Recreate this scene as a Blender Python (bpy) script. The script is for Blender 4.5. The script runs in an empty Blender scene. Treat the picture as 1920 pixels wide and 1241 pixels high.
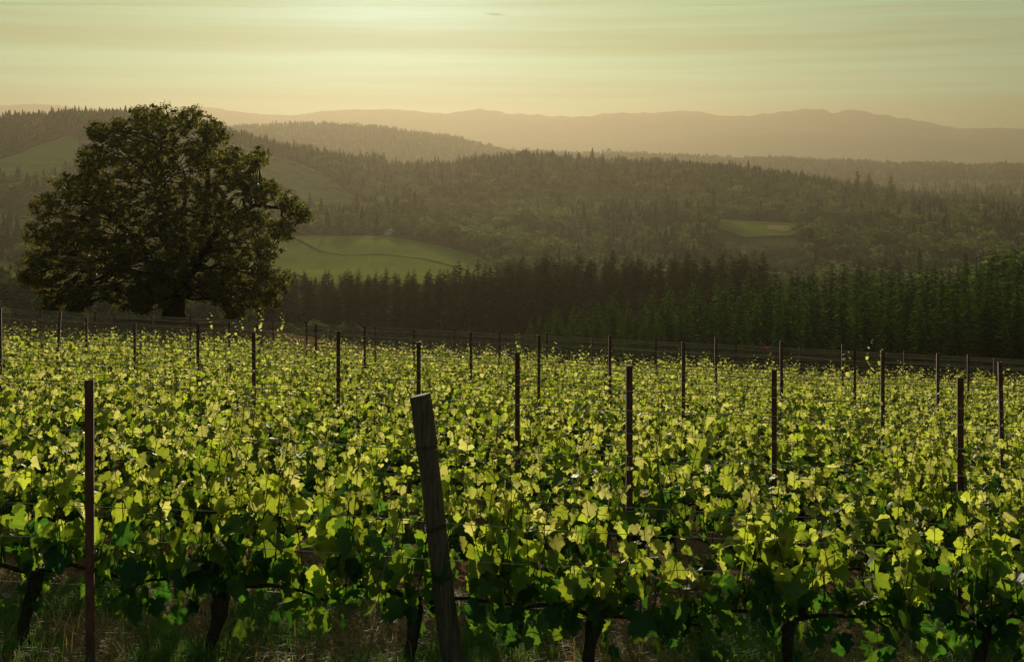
import bpy, math, random
import numpy as np
from mathutils import Vector, Matrix
rng = np.random.default_rng(7); random.seed(7)
R = math.radians
sc = bpy.context.scene
COL = sc.collection

# ------------------------------------------------------------------ camera, sky, sun, exposure
F = 2059.0                      # focal length in pixels of the 1920 px wide photograph
HORIZON = 290.0                 # photo row of the true horizon; uprights stay upright, so the view is level and shifted
cd = bpy.data.cameras.new("camera"); cam = bpy.data.objects.new("camera", cd); COL.objects.link(cam)
cd.sensor_width = 36; cd.lens = 36*F/1920; cd.clip_start = 0.1; cd.clip_end = 60000
cam.location = (0, 0, 0); cam.rotation_euler = (R(90), 0, 0)
cd.shift_y = -(620.5-HORIZON)/1920
sc.camera = cam
SUN_EL, SUN_AZ = R(12.5), math.atan(-.112)       # azimuth from +Y, negative to the west side
sun_dir = Vector((math.sin(SUN_AZ)*math.cos(SUN_EL), math.cos(SUN_AZ)*math.cos(SUN_EL), math.sin(SUN_EL)))
sl = bpy.data.lights.new("sun", 'SUN'); sl.energy = 5.0; sl.angle = R(0.6); sl.color = (1.0, .90, .67)
so = bpy.data.objects.new("sun", sl); COL.objects.link(so)
so.rotation_euler = sun_dir.to_track_quat('Z', 'Y').to_euler()

w = bpy.data.worlds.new("World"); sc.world = w; w.use_nodes = True
nt = w.node_tree; N = nt.nodes; L = nt.links; N.clear()
def node(N, t, **kw):
    n = N.new(t)
    for k, v in kw.items(): setattr(n, k, v)
    return n
def math_n(N, L, op, a, b=None, clamp=False):
    n = N.new('ShaderNodeMath'); n.operation = op; n.use_clamp = clamp
    for i, v in enumerate((a, b)):
        if v is None: continue
        if isinstance(v, (int, float)): n.inputs[i].default_value = v
        else: L.new(v, n.inputs[i])
    return n.outputs[0]
out = node(N, 'ShaderNodeOutputWorld'); bg = node(N, 'ShaderNodeBackground')
sky = node(N, 'ShaderNodeTexSky'); sky.sky_type = 'NISHITA'; sky.sun_disc = False
sky.sun_elevation = SUN_EL; sky.sun_rotation = SUN_AZ
sky.air_density = 1.0; sky.dust_density = 2.0; sky.ozone_density = 1.0; sky.altitude = 200
tc = node(N, 'ShaderNodeTexCoord')
mp = node(N, 'ShaderNodeMapping'); mp.inputs['Scale'].default_value = (1.6, 1.6, 46); mp.inputs['Location'].default_value = (0, 0, 1.35)
L.new(tc.outputs['Generated'], mp.inputs['Vector'])
nz = node(N, 'ShaderNodeTexNoise'); nz.inputs['Scale'].default_value = 1.0; nz.inputs['Detail'].default_value = 4
nz.inputs['Roughness'].default_value = .55; L.new(mp.outputs[0], nz.inputs['Vector'])
rp = node(N, 'ShaderNodeValToRGB')                 # thin level cloud bands
rp.color_ramp.elements[0].position = .36; rp.color_ramp.elements[0].color = (.90, .80, .66, 1)
rp.color_ramp.elements[1].position = .66; rp.color_ramp.elements[1].color = (1.10, 1.16, 1.12, 1)
L.new(nz.outputs['Fac'], rp.inputs['Fac'])
tint = node(N, 'ShaderNodeMix', data_type='RGBA', blend_type='MULTIPLY'); tint.inputs['Factor'].default_value = 1
tint.inputs['B'].default_value = (1.5, 1.75, 1.45, 1)
L.new(sky.outputs['Color'], tint.inputs['A'])
m2 = node(N, 'ShaderNodeMix', data_type='RGBA', blend_type='MULTIPLY'); m2.inputs['Factor'].default_value = 1
L.new(rp.outputs['Color'], m2.inputs['B'])
CAP = (4.0, 6.3, 4.1)                              # bright sky rolls off towards this instead of burning out
ad = node(N, 'ShaderNodeVectorMath', operation='ADD'); ad.inputs[1].default_value = CAP
dv = node(N, 'ShaderNodeVectorMath', operation='DIVIDE'); ml = node(N, 'ShaderNodeVectorMath', operation='MULTIPLY'); ml.inputs[1].default_value = CAP
L.new(tint.outputs['Result'], ad.inputs[0]); L.new(tint.outputs['Result'], dv.inputs[0]); L.new(ad.outputs[0], dv.inputs[1]); L.new(dv.outputs[0], ml.inputs[0])
L.new(ml.outputs[0], m2.inputs['A'])
geo = node(N, 'ShaderNodeVectorMath', operation='DOT_PRODUCT'); geo.inputs[1].default_value = sun_dir   # sun's glow in the thin cloud
L.new(tc.outputs['Generated'], geo.inputs[0])
gl = math_n(N, L, 'MULTIPLY', math_n(N, L, 'POWER', math_n(N, L, 'MAXIMUM', geo.outputs['Value'], 0.0), 110.0), math_n(N, L, 'ADD', .55, math_n(N, L, 'MULTIPLY', math_n(N, L, 'POWER', nz.outputs['Fac'], 2.0), 2.0)))
gc = node(N, 'ShaderNodeVectorMath', operation='SCALE'); gc.inputs[0].default_value = (2.9, 3.4, 4.0); L.new(gl, gc.inputs['Scale'])
sm = node(N, 'ShaderNodeVectorMath', operation='ADD'); L.new(m2.outputs['Result'], sm.inputs[0]); L.new(gc.outputs[0], sm.inputs[1])
sx = node(N, 'ShaderNodeSeparateXYZ'); L.new(tc.outputs['Generated'], sx.inputs[0])        # one small dark wisp of cloud
def wisp(u0, v0, wu, wv, depth, src):
    u = math_n(N, L, 'DIVIDE', math_n(N, L, 'SUBTRACT', math_n(N, L, 'DIVIDE', sx.outputs[0], sx.outputs[1]), u0), wu)
    v = math_n(N, L, 'DIVIDE', math_n(N, L, 'SUBTRACT', math_n(N, L, 'ADD', math_n(N, L, 'DIVIDE', sx.outputs[2], sx.outputs[1]), math_n(N, L, 'MULTIPLY', u, wv*.45)), v0), wv)
    r2 = math_n(N, L, 'ADD', math_n(N, L, 'MULTIPLY', u, u), math_n(N, L, 'MULTIPLY', v, v))
    e = math_n(N, L, 'MULTIPLY', math_n(N, L, 'POWER', 2.718, math_n(N, L, 'MULTIPLY', r2, -1.0)), math_n(N, L, 'GREATER_THAN', sx.outputs[1], 0.1))
    f = math_n(N, L, 'SUBTRACT', 1.0, math_n(N, L, 'MULTIPLY', e, depth))
    k = node(N, 'ShaderNodeVectorMath', operation='SCALE'); L.new(src, k.inputs[0]); L.new(f, k.inputs['Scale']); return k.outputs[0]
o_ = wisp(-.0155, .1275, .0075, .0011, .45, sm.outputs[0]); o_ = wisp(-.41, .1370, .11, .0013, .22, o_); o_ = wisp(.18, .1365, .05, .0008, .15, o_)
L.new(o_, bg.inputs['Color']); bg.inputs['Strength'].default_value = .10
L.new(bg.outputs[0], out.inputs['Surface'])
vs = sc.view_settings; vs.view_transform = 'Standard'; vs.look = 'None'; vs.exposure = 0.22; vs.gamma = 1
vs.use_curve_mapping = False
cy = sc.cycles; cy.max_bounces = 6; cy.diffuse_bounces = 2; cy.transmission_bounces = 4; cy.glossy_bounces = 2
cy.volume_bounces = 0; cy.use_denoising = True
cy.caustics_reflective = False; cy.caustics_refractive = False

# ------------------------------------------------------------------ geometry helpers
def tan_of(y):                      # height per metre of distance for a photo row y
    return -(np.asarray(y, float)-HORIZON)/F
def P(px, py, Y):                   # the point seen at photo pixel (px, py) at distance Y
    return Vector(((px-960)/F*Y, Y, -(py-HORIZON)/F*Y))
def smooth(a, b, x):
    t = np.clip((x-a)/(b-a), 0, 1); return t*t*(3-2*t)

class MB:
    """collects triangles and quads of one mesh"""
    def __init__(s): s.v = []; s.t = []; s.q = []; s.a = {}; s.n = 0
    def add(s, V, T=None, Q=None, **attrs):
        V = np.asarray(V, float).reshape(-1, 3); k = len(V)
        if T is not None and len(T): s.t.append(np.asarray(T, int)+s.n)
        if Q is not None and len(Q): s.q.append(np.asarray(Q, int)+s.n)
        for name, val in attrs.items():
            s.a.setdefault(name, []).append((s.n, np.broadcast_to(np.asarray(val, float), (k,))))
        s.v.append(V); s.n += k
    def tube(s, pts, rad, sides=6, cap=True, jitter=0, **attrs):
        pts = np.asarray(pts, float); n = len(pts); rad = np.broadcast_to(np.asarray(rad, float), (n,))
        tg = np.gradient(pts, axis=0); tg /= np.linalg.norm(tg, axis=1, keepdims=True)+1e-9
        ref = np.array((0, 0, 1.)) if abs(tg[:, 2]).mean() < .8 else np.array((1., 0, 0))
        a = np.cross(tg, ref); a /= np.linalg.norm(a, axis=1, keepdims=True)+1e-9
        b = np.cross(tg, a)
        th = np.arange(sides)*2*np.pi/sides
        rr = rad[:, None]*(1+jitter*rng.uniform(-1, 1, (n, sides)))
        V = pts[:, None]+rr[..., None]*(np.cos(th)[None, :, None]*a[:, None]+np.sin(th)[None, :, None]*b[:, None])
        V = V.reshape(-1, 3)
        i, j = np.meshgrid(np.arange(n-1), np.arange(sides), indexing='ij'); j2 = (j+1) % sides
        Q = np.stack([i*sides+j, i*sides+j2, (i+1)*sides+j2, (i+1)*sides+j], -1).reshape(-1, 4)
        T = []
        if cap:
            V = np.vstack([V, pts[:1], pts[-1:]]); c0, c1 = n*sides, n*sides+1
            for k in range(sides):
                T.append((c0, (k+1) % sides, k)); T.append((c1, (n-1)*sides+k, (n-1)*sides+(k+1) % sides))
        s.add(V, T, Q, **attrs)
    def box(s, c, d, rot=None, **attrs):
        c = np.asarray(c, float); d = np.asarray(d, float)/2
        V = np.array([(x, y, z) for x in (-1, 1) for y in (-1, 1) for z in (-1, 1)])*d
        if rot is not None: V = V@np.asarray(rot).T
        s.add(V+c, None, [(0, 1, 3, 2), (4, 6, 7, 5), (0, 4, 5, 1), (2, 3, 7, 6), (0, 2, 6, 4), (1, 5, 7, 3)], **attrs)
    def mesh(s, name, smooth_shade=False):
        V = np.vstack(s.v).astype(np.float32)
        T = np.vstack(s.t) if s.t else np.zeros((0, 3), int); Q = np.vstack(s.q) if s.q else np.zeros((0, 4), int)
        me = bpy.data.meshes.new(name)
        me.vertices.add(len(V)); me.vertices.foreach_set('co', V.ravel())
        nl = T.size+Q.size; npoly = len(T)+len(Q)
        me.loops.add(nl); me.loops.foreach_set('vertex_index', np.concatenate([T.ravel(), Q.ravel()]).astype(np.int32))
        me.polygons.add(npoly)
        st = np.concatenate([np.arange(len(T))*3, T.size+np.arange(len(Q))*4]).astype(np.int32)
        me.polygons.foreach_set('loop_start', st)
        if smooth_shade: me.polygons.foreach_set('use_smooth', np.ones(npoly, bool))
        for k, parts in s.a.items():
            arr = np.zeros(len(V), np.float32)
            for o, val in parts: arr[o:o+len(val)] = val
            at = me.attributes.new(k, 'FLOAT', 'POINT'); at.data.foreach_set('value', arr)
        me.update(calc_edges=True)
        return me
def link(name, data, material=None, parent=None, loc=(0, 0, 0), rot=(0, 0, 0)):
    if material is not None and data is not None and not data.materials: data.materials.append(material)
    o = bpy.data.objects.new(name, data); COL.objects.link(o)
    o.location = loc; o.rotation_euler = rot
    if parent is not None: o.parent = parent
    return o
def tag(o, label, cat, group=None):
    o['label'] = label; o['category'] = cat
    if group: o['group'] = group
    return o
def dup(root, loc, rot, scale=(1, 1, 1)):           # a copy of a thing with copies of its parts
    r = root.copy(); COL.objects.link(r); r.location = loc; r.rotation_euler = rot; r.scale = scale
    for ch in root.children:
        c = ch.copy(); COL.objects.link(c); c.parent = r
    return r

# ------------------------------------------------------------------ materials
def new_mat(name):
    m = bpy.data.materials.new(name); m.use_nodes = True
    n = m.node_tree.nodes; l = m.node_tree.links
    return m, n, l, n['Principled BSDF'], n['Material Output']
def attr(n, name):
    a = n.new('ShaderNodeAttribute'); a.attribute_name = name; return a.outputs['Fac']
def ramp(n, l, fac, stops):
    r = n.new('ShaderNodeValToRGB'); e = r.color_ramp.elements
    while len(e) < len(stops): e.new(.5)
    for i, (p, c) in enumerate(stops): e[i].position = p; e[i].color = (*c, 1)
    l.new(fac, r.inputs['Fac']); return r.outputs['Color']
def noise(n, l, scale, detail=3, rough=.55, vec=None, sc3=None, coord='Object'):
    t = n.new('ShaderNodeTexCoord'); x = n.new('ShaderNodeTexNoise')
    x.inputs['Scale'].default_value = scale; x.inputs['Detail'].default_value = detail; x.inputs['Roughness'].default_value = rough
    v = t.outputs[coord]
    if sc3:
        mpn = n.new('ShaderNodeMapping'); mpn.inputs['Scale'].default_value = sc3; l.new(v, mpn.inputs['Vector']); v = mpn.outputs[0]
    l.new(v, x.inputs['Vector']); return x.outputs['Fac']
def mixc(n, l, fac, a, b, mode='MIX'):
    m = n.new('ShaderNodeMix'); m.data_type = 'RGBA'; m.blend_type = mode
    for k, v in (('Factor', fac), ('A', a), ('B', b)):
        if isinstance(v, (int, float)): m.inputs[k].default_value = v
        elif isinstance(v, tuple): m.inputs[k].default_value = (*v, 1)
        else: l.new(v, m.inputs[k])
    return m.outputs['Result']
def bump(n, l, h, b, strength=.4, dist=.01):
    k = n.new('ShaderNodeBump'); k.inputs['Strength'].default_value = strength; k.inputs['Distance'].default_value = dist
    l.new(h, k.inputs['Height']); l.new(k.outputs[0], b.inputs['Normal'])

def leaf_mat(name, refl, trans, tw=.5, veins=False, rough=.45, spec=.35):
    m, n, l, b, o = new_mat(name)
    age, rnd = attr(n, 'age'), attr(n, 'rnd')
    c = ramp(n, l, age, refl); t = ramp(n, l, age, trans)
    v = math_n(n, l, 'ADD', math_n(n, l, 'MULTIPLY', rnd, .7), .65)
    vv = n.new('ShaderNodeCombineColor')
    for i in range(3): l.new(v, vv.inputs[i])
    c = mixc(n, l, 1., c, vv.outputs[0], 'MULTIPLY'); t = mixc(n, l, 1., t, vv.outputs[0], 'MULTIPLY')
    if veins:
        x, y = attr(n, 'lx'), math_n(n, l, 'SUBTRACT', attr(n, 'ly'), .12)
        ang = math_n(n, l, 'DIVIDE', math_n(n, l, 'ARCTAN2', x, y), R(47))
        rad = math_n(n, l, 'SQRT', math_n(n, l, 'ADD', math_n(n, l, 'MULTIPLY', x, x), math_n(n, l, 'MULTIPLY', y, y)))
        d = math_n(n, l, 'MULTIPLY', math_n(n, l, 'ABSOLUTE', math_n(n, l, 'SUBTRACT', ang, math_n(n, l, 'ROUND', ang))), rad)
        mask = math_n(n, l, 'LESS_THAN', d, .016)
        mask = math_n(n, l, 'MULTIPLY', mask, .45)
        c = mixc(n, l, mask, c, (.16, .20, .07)); t = mixc(n, l, mask, t, (.16, .15, .02))
        nz_ = noise(n, l, 26, 2)
        c = mixc(n, l, .35, c, mixc(n, l, 1., c, ramp(n, l, nz_, [(.3, (.6, .6, .6)), (.7, (1.3, 1.3, 1.3))]), 'MULTIPLY'))
        bump(n, l, noise(n, l, 40, 2), b, .35, .006)
    l.new(c, b.inputs['Base Color']); b.inputs['Roughness'].default_value = rough; b.inputs['Specular IOR Level'].default_value = spec
    tr = n.new('ShaderNodeBsdfTranslucent'); l.new(t, tr.inputs['Color'])
    mx = n.new('ShaderNodeMixShader'); mx.inputs[0].default_value = tw
    l.new(b.outputs[0], mx.inputs[1]); l.new(tr.outputs[0], mx.inputs[2]); l.new(mx.outputs[0], o.inputs['Surface'])
    return m
M = {}
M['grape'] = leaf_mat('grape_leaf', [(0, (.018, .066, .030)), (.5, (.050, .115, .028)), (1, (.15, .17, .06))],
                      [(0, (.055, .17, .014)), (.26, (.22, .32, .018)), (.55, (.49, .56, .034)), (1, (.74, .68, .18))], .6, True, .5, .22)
M['oak'] = leaf_mat('oak_leaf', [(0, (.022, .036, .010)), (1, (.050, .064, .018))], [(0, (.07, .08, .01)), (1, (.30, .25, .03))], .45, rough=.6, spec=.08)
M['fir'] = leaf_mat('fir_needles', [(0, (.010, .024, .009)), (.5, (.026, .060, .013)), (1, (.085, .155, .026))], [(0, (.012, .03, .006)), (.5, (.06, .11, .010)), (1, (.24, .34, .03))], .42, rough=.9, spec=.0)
M['pine'] = leaf_mat('pine_needles', [(0, (.012, .020, .008)), (1, (.030, .042, .012))], [(0, (.015, .025, .005)), (1, (.05, .065, .010))], .25, rough=.9, spec=.0)
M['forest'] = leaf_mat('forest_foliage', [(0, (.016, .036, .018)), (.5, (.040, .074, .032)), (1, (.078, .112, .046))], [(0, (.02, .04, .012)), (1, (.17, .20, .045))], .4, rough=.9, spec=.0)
M['grass'] = leaf_mat('grass_blades', [(0, (.065, .17, .028)), (1, (.44, .28, .14))], [(0, (.12, .26, .02)), (1, (.36, .22, .08))], .45, rough=.6, spec=.2)

def bark(name, c0, c1, scale, str_=(6, 6, 1), bs=.7):
    m, n, l, b, o = new_mat(name)
    f = noise(n, l, scale, 5, .65, sc3=str_)
    l.new(ramp(n, l, f, [(.35, c0), (.68, c1)]), b.inputs['Base Color']); b.inputs['Roughness'].default_value = .9
    b.inputs['Specular IOR Level'].default_value = .2
    bump(n, l, f, b, bs, .02); return m
M['vine_bark'] = bark('vine_bark', (.018, .013, .010), (.075, .055, .042), 14)
M['cane'] = bark('green_brown_shoot', (.045, .034, .016), (.11, .10, .035), 8)
M['oak_bark'] = bark('oak_bark', (.018, .014, .010), (.05, .04, .03), 1.2)
M['fir_bark'] = bark('fir_bark', (.03, .024, .019), (.07, .056, .042), 1.0)
M['wood'] = bark('weathered_post_wood', (.052, .038, .028), (.14, .104, .076), 9, (5, 5, .6), .6)
m, n, l, b, o = new_mat('post_end_grain')
l.new(ramp(n, l, noise(n, l, 30, 4), [(.3, (.08, .06, .045)), (.7, (.22, .17, .12))]), b.inputs['Base Color']); b.inputs['Roughness'].default_value = .9
M['end'] = m
m, n, l, b, o = new_mat('rusty_steel')
f = noise(n, l, 22, 5, .7, sc3=(1, 1, .3))
l.new(ramp(n, l, f, [(.3, (.050, .018, .011)), (.55, (.115, .038, .023)), (.75, (.19, .075, .045))]), b.inputs['Base Color'])
b.inputs['Roughness'].default_value = .7; b.inputs['Specular IOR Level'].default_value = .15; bump(n, l, f, b, .25, .003); M['rust'] = m
m, n, l, b, o = new_mat('galvanised_wire')
l.new(ramp(n, l, noise(n, l, 3, 3, sc3=(1, 1, 1)), [(.3, (.30, .23, .17)), (.7, (.56, .46, .36))]), b.inputs['Base Color'])
b.inputs['Roughness'].default_value = .42; b.inputs['Metallic'].default_value = .6; M['wire'] = m
m, n, l, b, o = new_mat('weathered_wire')
l.new(ramp(n, l, noise(n, l, 2, 3), [(.3, (.22, .14, .09)), (.7, (.42, .29, .19))]), b.inputs['Base Color']); b.inputs['Roughness'].default_value = .55; b.inputs['Specular IOR Level'].default_value = .2; M['oldwire'] = m
m, n, l, b, o = new_mat('vineyard_soil')
f = noise(n, l, 1.1, 6, .65); f2 = noise(n, l, 16, 5, .7)
c = ramp(n, l, f, [(.35, (.15, .076, .046)), (.55, (.22, .12, .070)), (.68, (.09, .13, .034))])
l.new(mixc(n, l, .6, c, mixc(n, l, 1., c, ramp(n, l, f2, [(.3, (.45, .45, .45)), (.7, (1.6, 1.5, 1.4))]), 'MULTIPLY')), b.inputs['Base Color'])
b.inputs['Roughness'].default_value = .95; b.inputs['Specular IOR Level'].default_value = 0; bump(n, l, f2, b, .9, .06); M['soil'] = m
m, n, l, b, o = new_mat('forest_floor')
f = noise(n, l, .02, 8, .7)
l.new(ramp(n, l, f, [(.35, (.030, .034, .016)), (.6, (.060, .062, .026)), (.75, (.085, .085, .035))]), b.inputs['Base Color'])
b.inputs['Roughness'].default_value = 1; b.inputs['Specular IOR Level'].default_value = 0; M['floor'] = m
m, n, l, b, o = new_mat('pasture')
f = noise(n, l, .05, 9, .7, sc3=(1, .5, 1))
l.new(ramp(n, l, f, [(.3, (.13, .155, .024)), (.55, (.17, .19, .032)), (.75, (.22, .21, .05))]), b.inputs['Base Color'])
b.inputs['Roughness'].default_value = 1; b.inputs['Specular IOR Level'].default_value = 0; M['field'] = m
m, n, l, b, o = new_mat('rough_hillside_grass')
f = noise(n, l, .05, 8, .75)
l.new(ramp(n, l, f, [(.32, (.07, .08, .026)), (.5, (.13, .135, .045)), (.75, (.19, .18, .07))]), b.inputs['Base Color'])
b.inputs['Roughness'].default_value = 1; b.inputs['Specular IOR Level'].default_value = 0; M['rough'] = m
m, n, l, b, o = new_mat('hill_meadow')
l.new(ramp(n, l, noise(n, l, .04, 8, .7), [(.3, (.14, .18, .03)), (.55, (.19, .22, .04)), (.75, (.24, .25, .06))]), b.inputs['Base Color'])
b.inputs['Roughness'].default_value = 1; b.inputs['Specular IOR Level'].default_value = 0; M['meadow'] = m
m, n, l, b, o = new_mat('bare_earth')
l.new(ramp(n, l, noise(n, l, .08, 5), [(.3, (.28, .17, .09)), (.7, (.36, .24, .14))]), b.inputs['Base Color']); b.inputs['Roughness'].default_value = 1; b.inputs['Specular IOR Level'].default_value = 0; M['earth'] = m
m, n, l, b, o = new_mat('mountain_slope')
f = noise(n, l, .0016, 8, .65)
l.new(ramp(n, l, f, [(.35, (.15, .145, .135)), (.65, (.24, .225, .195))]), b.inputs['Base Color']); b.inputs['Roughness'].default_value = 1; b.inputs['Specular IOR Level'].default_value = 0; M['mountain'] = m  # slope colour made pale to carry some of the distance haze
m, n, l, b, o = new_mat('white_paint')
l.new(ramp(n, l, noise(n, l, .8, 3), [(.3, (.70, .68, .64)), (.7, (.82, .80, .76))]), b.inputs['Base Color']); M['white'] = m
m, n, l, b, o = new_mat('pale_metal_roof')
l.new(ramp(n, l, noise(n, l, .5, 3), [(.3, (.55, .54, .52)), (.7, (.75, .74, .72))]), b.inputs['Base Color']); b.inputs['Roughness'].default_value = .35; M['roof'] = m
m, n, l, b, o = new_mat('dark_glass')
b.inputs['Base Color'].default_value = (.02, .02, .022, 1); b.inputs['Roughness'].default_value = .2; M['glass'] = m
m, n, l, b, o = new_mat('orange_tape')
l.new(ramp(n, l, noise(n, l, 30, 2), [(.3, (.65, .10, .04)), (.7, (.8, .18, .06))]), b.inputs['Base Color']); M['orange'] = m

# ------------------------------------------------------------------ terrain
XS = np.array([-1500, -300, 0, 130, 250, 420, 520, 600, 730, 830, 960, 1100, 1200, 1360, 1500, 1680, 1800, 1920, 2200, 3400], float)
def ring(pts):
    p = np.array(sorted(pts), float); return tan_of(np.interp(XS, p[:, 0], p[:, 1]))
RINGS = [
 (120, ring([(0, 655), (520, 665), (960, 690), (1920, 720)])),
 (180, ring([(0, 640), (520, 660), (960, 688), (1920, 702)])),
 (300, ring([(0, 612), (520, 634), (960, 642), (1500, 645), (1920, 630)])),
 (450, ring([(0, 575), (520, 575), (960, 588), (1300, 600), (1920, 612)])),
 (600, ring([(0, 500), (300, 520), (520, 516), (930, 516), (1100, 545), (1920, 565)])),
 (800, ring([(0, 440), (400, 440), (520, 446), (720, 443), (930, 470), (1100, 486), (1250, 480), (1350, 462), (1490, 460), (1920, 490)])),
 (1000, ring([(0, 352), (250, 380), (420, 400), (600, 402), (830, 412), (1100, 420), (1300, 412), (1420, 411), (1600, 425), (1920, 430)])),
 (1500, ring([(0, 236), (130, 223), (250, 228), (330, 240), (420, 256), (500, 280), (560, 293), (620, 305), (700, 326), (850, 322), (960, 306), (1030, 311), (1200, 317), (1360, 331), (1500, 345), (1600, 368), (1700, 388), (1800, 398), (1920, 404)])),
 (2500, ring([(0, 330), (500, 330), (960, 352), (1600, 366), (1920, 360)])),
 (3700, ring([(0, 262), (250, 262), (420, 248), (480, 242), (600, 240), (720, 248), (830, 262), (880, 273), (940, 293), (1010, 292), (1100, 296), (1200, 297), (1350, 305), (1450, 304), (1600, 312), (1750, 317), (1920, 318)])),
 (5200, ring([(0, 330), (960, 325), (1920, 322)])),
 (6800, ring([(0, 300), (960, 298), (1920, 304)])),
 (7900, ring([(0, 262), (500, 258), (900, 262), (1100, 268), (1290, 254), (1440, 247), (1600, 244), (1750, 258), (1920, 280)])),
 (9200, ring([(-300, 215), (0, 200), (70, 195), (150, 204), (250, 206), (360, 200), (420, 206), (480, 214), (540, 218), (600, 210), (660, 207), (720, 205), (780, 210), (835, 214), (895, 206), (935, 209), (1000, 217), (1100, 219), (1160, 212), (1225, 213), (1290, 209), (1350, 219), (1400, 219), (1460, 211), (1530, 205), (1570, 212), (1605, 205), (1640, 215), (1720, 225), (1790, 242), (1920, 243), (2200, 236)])),
 (12000, ring([(0, 300), (1920, 300)])),
]
# the sharp skyline ring needs finer columns
XF = np.arange(-1500, 3401, 20.0)
def ringf(d, z): return np.interp(XF, XS, z)
SKY = [(-300, 215), (0, 200), (70, 195), (150, 204), (250, 206), (360, 200), (420, 206), (480, 214), (540, 218), (600, 210), (660, 207), (720, 205), (780, 210), (835, 214), (850, 212), (895, 206), (925, 208), (960, 214), (1040, 219), (1100, 219), (1160, 212), (1225, 213), (1260, 210), (1300, 209), (1330, 213), (1350, 219), (1400, 219), (1430, 215), (1460, 211), (1500, 207), (1530, 205), (1548, 207), (1566, 213), (1585, 208), (1605, 205), (1622, 211), (1640, 215), (1680, 221), (1720, 225), (1750, 234), (1790, 242), (1850, 241), (1920, 243), (2200, 236)]
RD = np.array([r[0] for r in RINGS], float)
RZ = np.stack([ringf(*r) for r in RINGS])
k_sky = list(RD).index(9200)
pS = np.array(SKY, float); RZ[k_sky] = tan_of(np.interp(XF, pS[:, 0], pS[:, 1]))
_ph = np.random.default_rng(3).uniform(0, 6.28, (40, 2)); _dr = np.random.default_rng(4).uniform(0, 6.28, 40)
def wob(X, Y, wl, octs=5):
    z = 0
    for k in range(octs):
        for j in range(3):
            a = _dr[k*3+j]; f = 6.283/(wl/2**k)
            z = z+np.sin(f*(X*np.cos(a)+Y*np.sin(a))+_ph[k*3+j, 0])/2**k
    return z/3
def H(X, Y):
    X = np.asarray(X, float); Y = np.asarray(Y, float)
    plane = -3.53-.1574*(Y-7.5)-.05*X+1.9*np.exp(-((X+21.5)**2+(Y-72)**2)/(2*8.5**2))+.03*wob(X, Y, 3.0, 3)
    Yc = np.clip(Y, 120, 12000); px = 960+X/np.maximum(Y, 1)*2059
    i = np.clip(np.searchsorted(RD, Yc, side='right')-1, 0, len(RD)-2)
    t = (np.log(Yc)-np.log(RD[i]))/(np.log(RD[i+1])-np.log(RD[i])); t = t*t*(3-2*t)
    c = np.clip((px-XF[0])/20.0, 0, len(XF)-1.001); ci = c.astype(int); cf = c-ci
    za = RZ[i, ci]*(1-cf)+RZ[i, ci+1]*cf; zb = RZ[i+1, ci]*(1-cf)+RZ[i+1, ci+1]*cf
    far = (za*(1-t)+zb*t)*Y
    far = far+np.minimum(Y, 3000)*.0022*wob(X, Y, 260, 5)*smooth(200, 700, Y)*(1-smooth(1300, 1480, Y)*.5)*(1-smooth(5000, 7000, Y))
    far = far+9*wob(X, Y, 1600, 5)*smooth(5300, 6500, Y)*(1-smooth(8300, 9000, Y))+(9*wob(X, Y, 520, 4)+9*wob(X+900, Y, 170, 3))*smooth(8300, 9100, Y)
    ww = smooth(62, 118, Y)
    return plane*(1-ww)+far*ww
def h1(x, y): return float(H(np.array([x]), np.array([y]))[0])
def grid(name, mat, A, B):                        # A, B: 2-D arrays of X and Y
    mb = MB(); nI, nJ = A.shape
    V = np.stack([A, B, H(A, B)], -1).reshape(-1, 3)
    i, j = np.meshgrid(np.arange(nI-1), np.arange(nJ-1), indexing='ij')
    Q = np.stack([i*nJ+j, i*nJ+j+1, (i+1)*nJ+j+1, (i+1)*nJ+j], -1).reshape(-1, 4)
    mb.add(V, None, Q)
    o = link(name, mb.mesh(name, True), mat); o['kind'] = 'structure'; return o
gx, gy = np.meshgrid(np.linspace(-75, 75, 420), np.linspace(-14, 58, 260)); grid('ground', M['soil'], gx, gy)
def polar(name, mat, d0, d1, nd, nu=360, um=1.3):
    d = np.geomspace(d0, d1, nd); u = np.linspace(-um, um, nu); U, D = np.meshgrid(u, d); return grid(name, mat, U*D, D)
polar('ground', M['soil'], 58, 132, 40)
polar('valley', M['floor'], 132, 1000, 150)
polar('hills', M['floor'], 1000, 5200, 170, 560)
polar('mountains', M['mountain'], 5200, 12000, 150, 1100)

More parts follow.
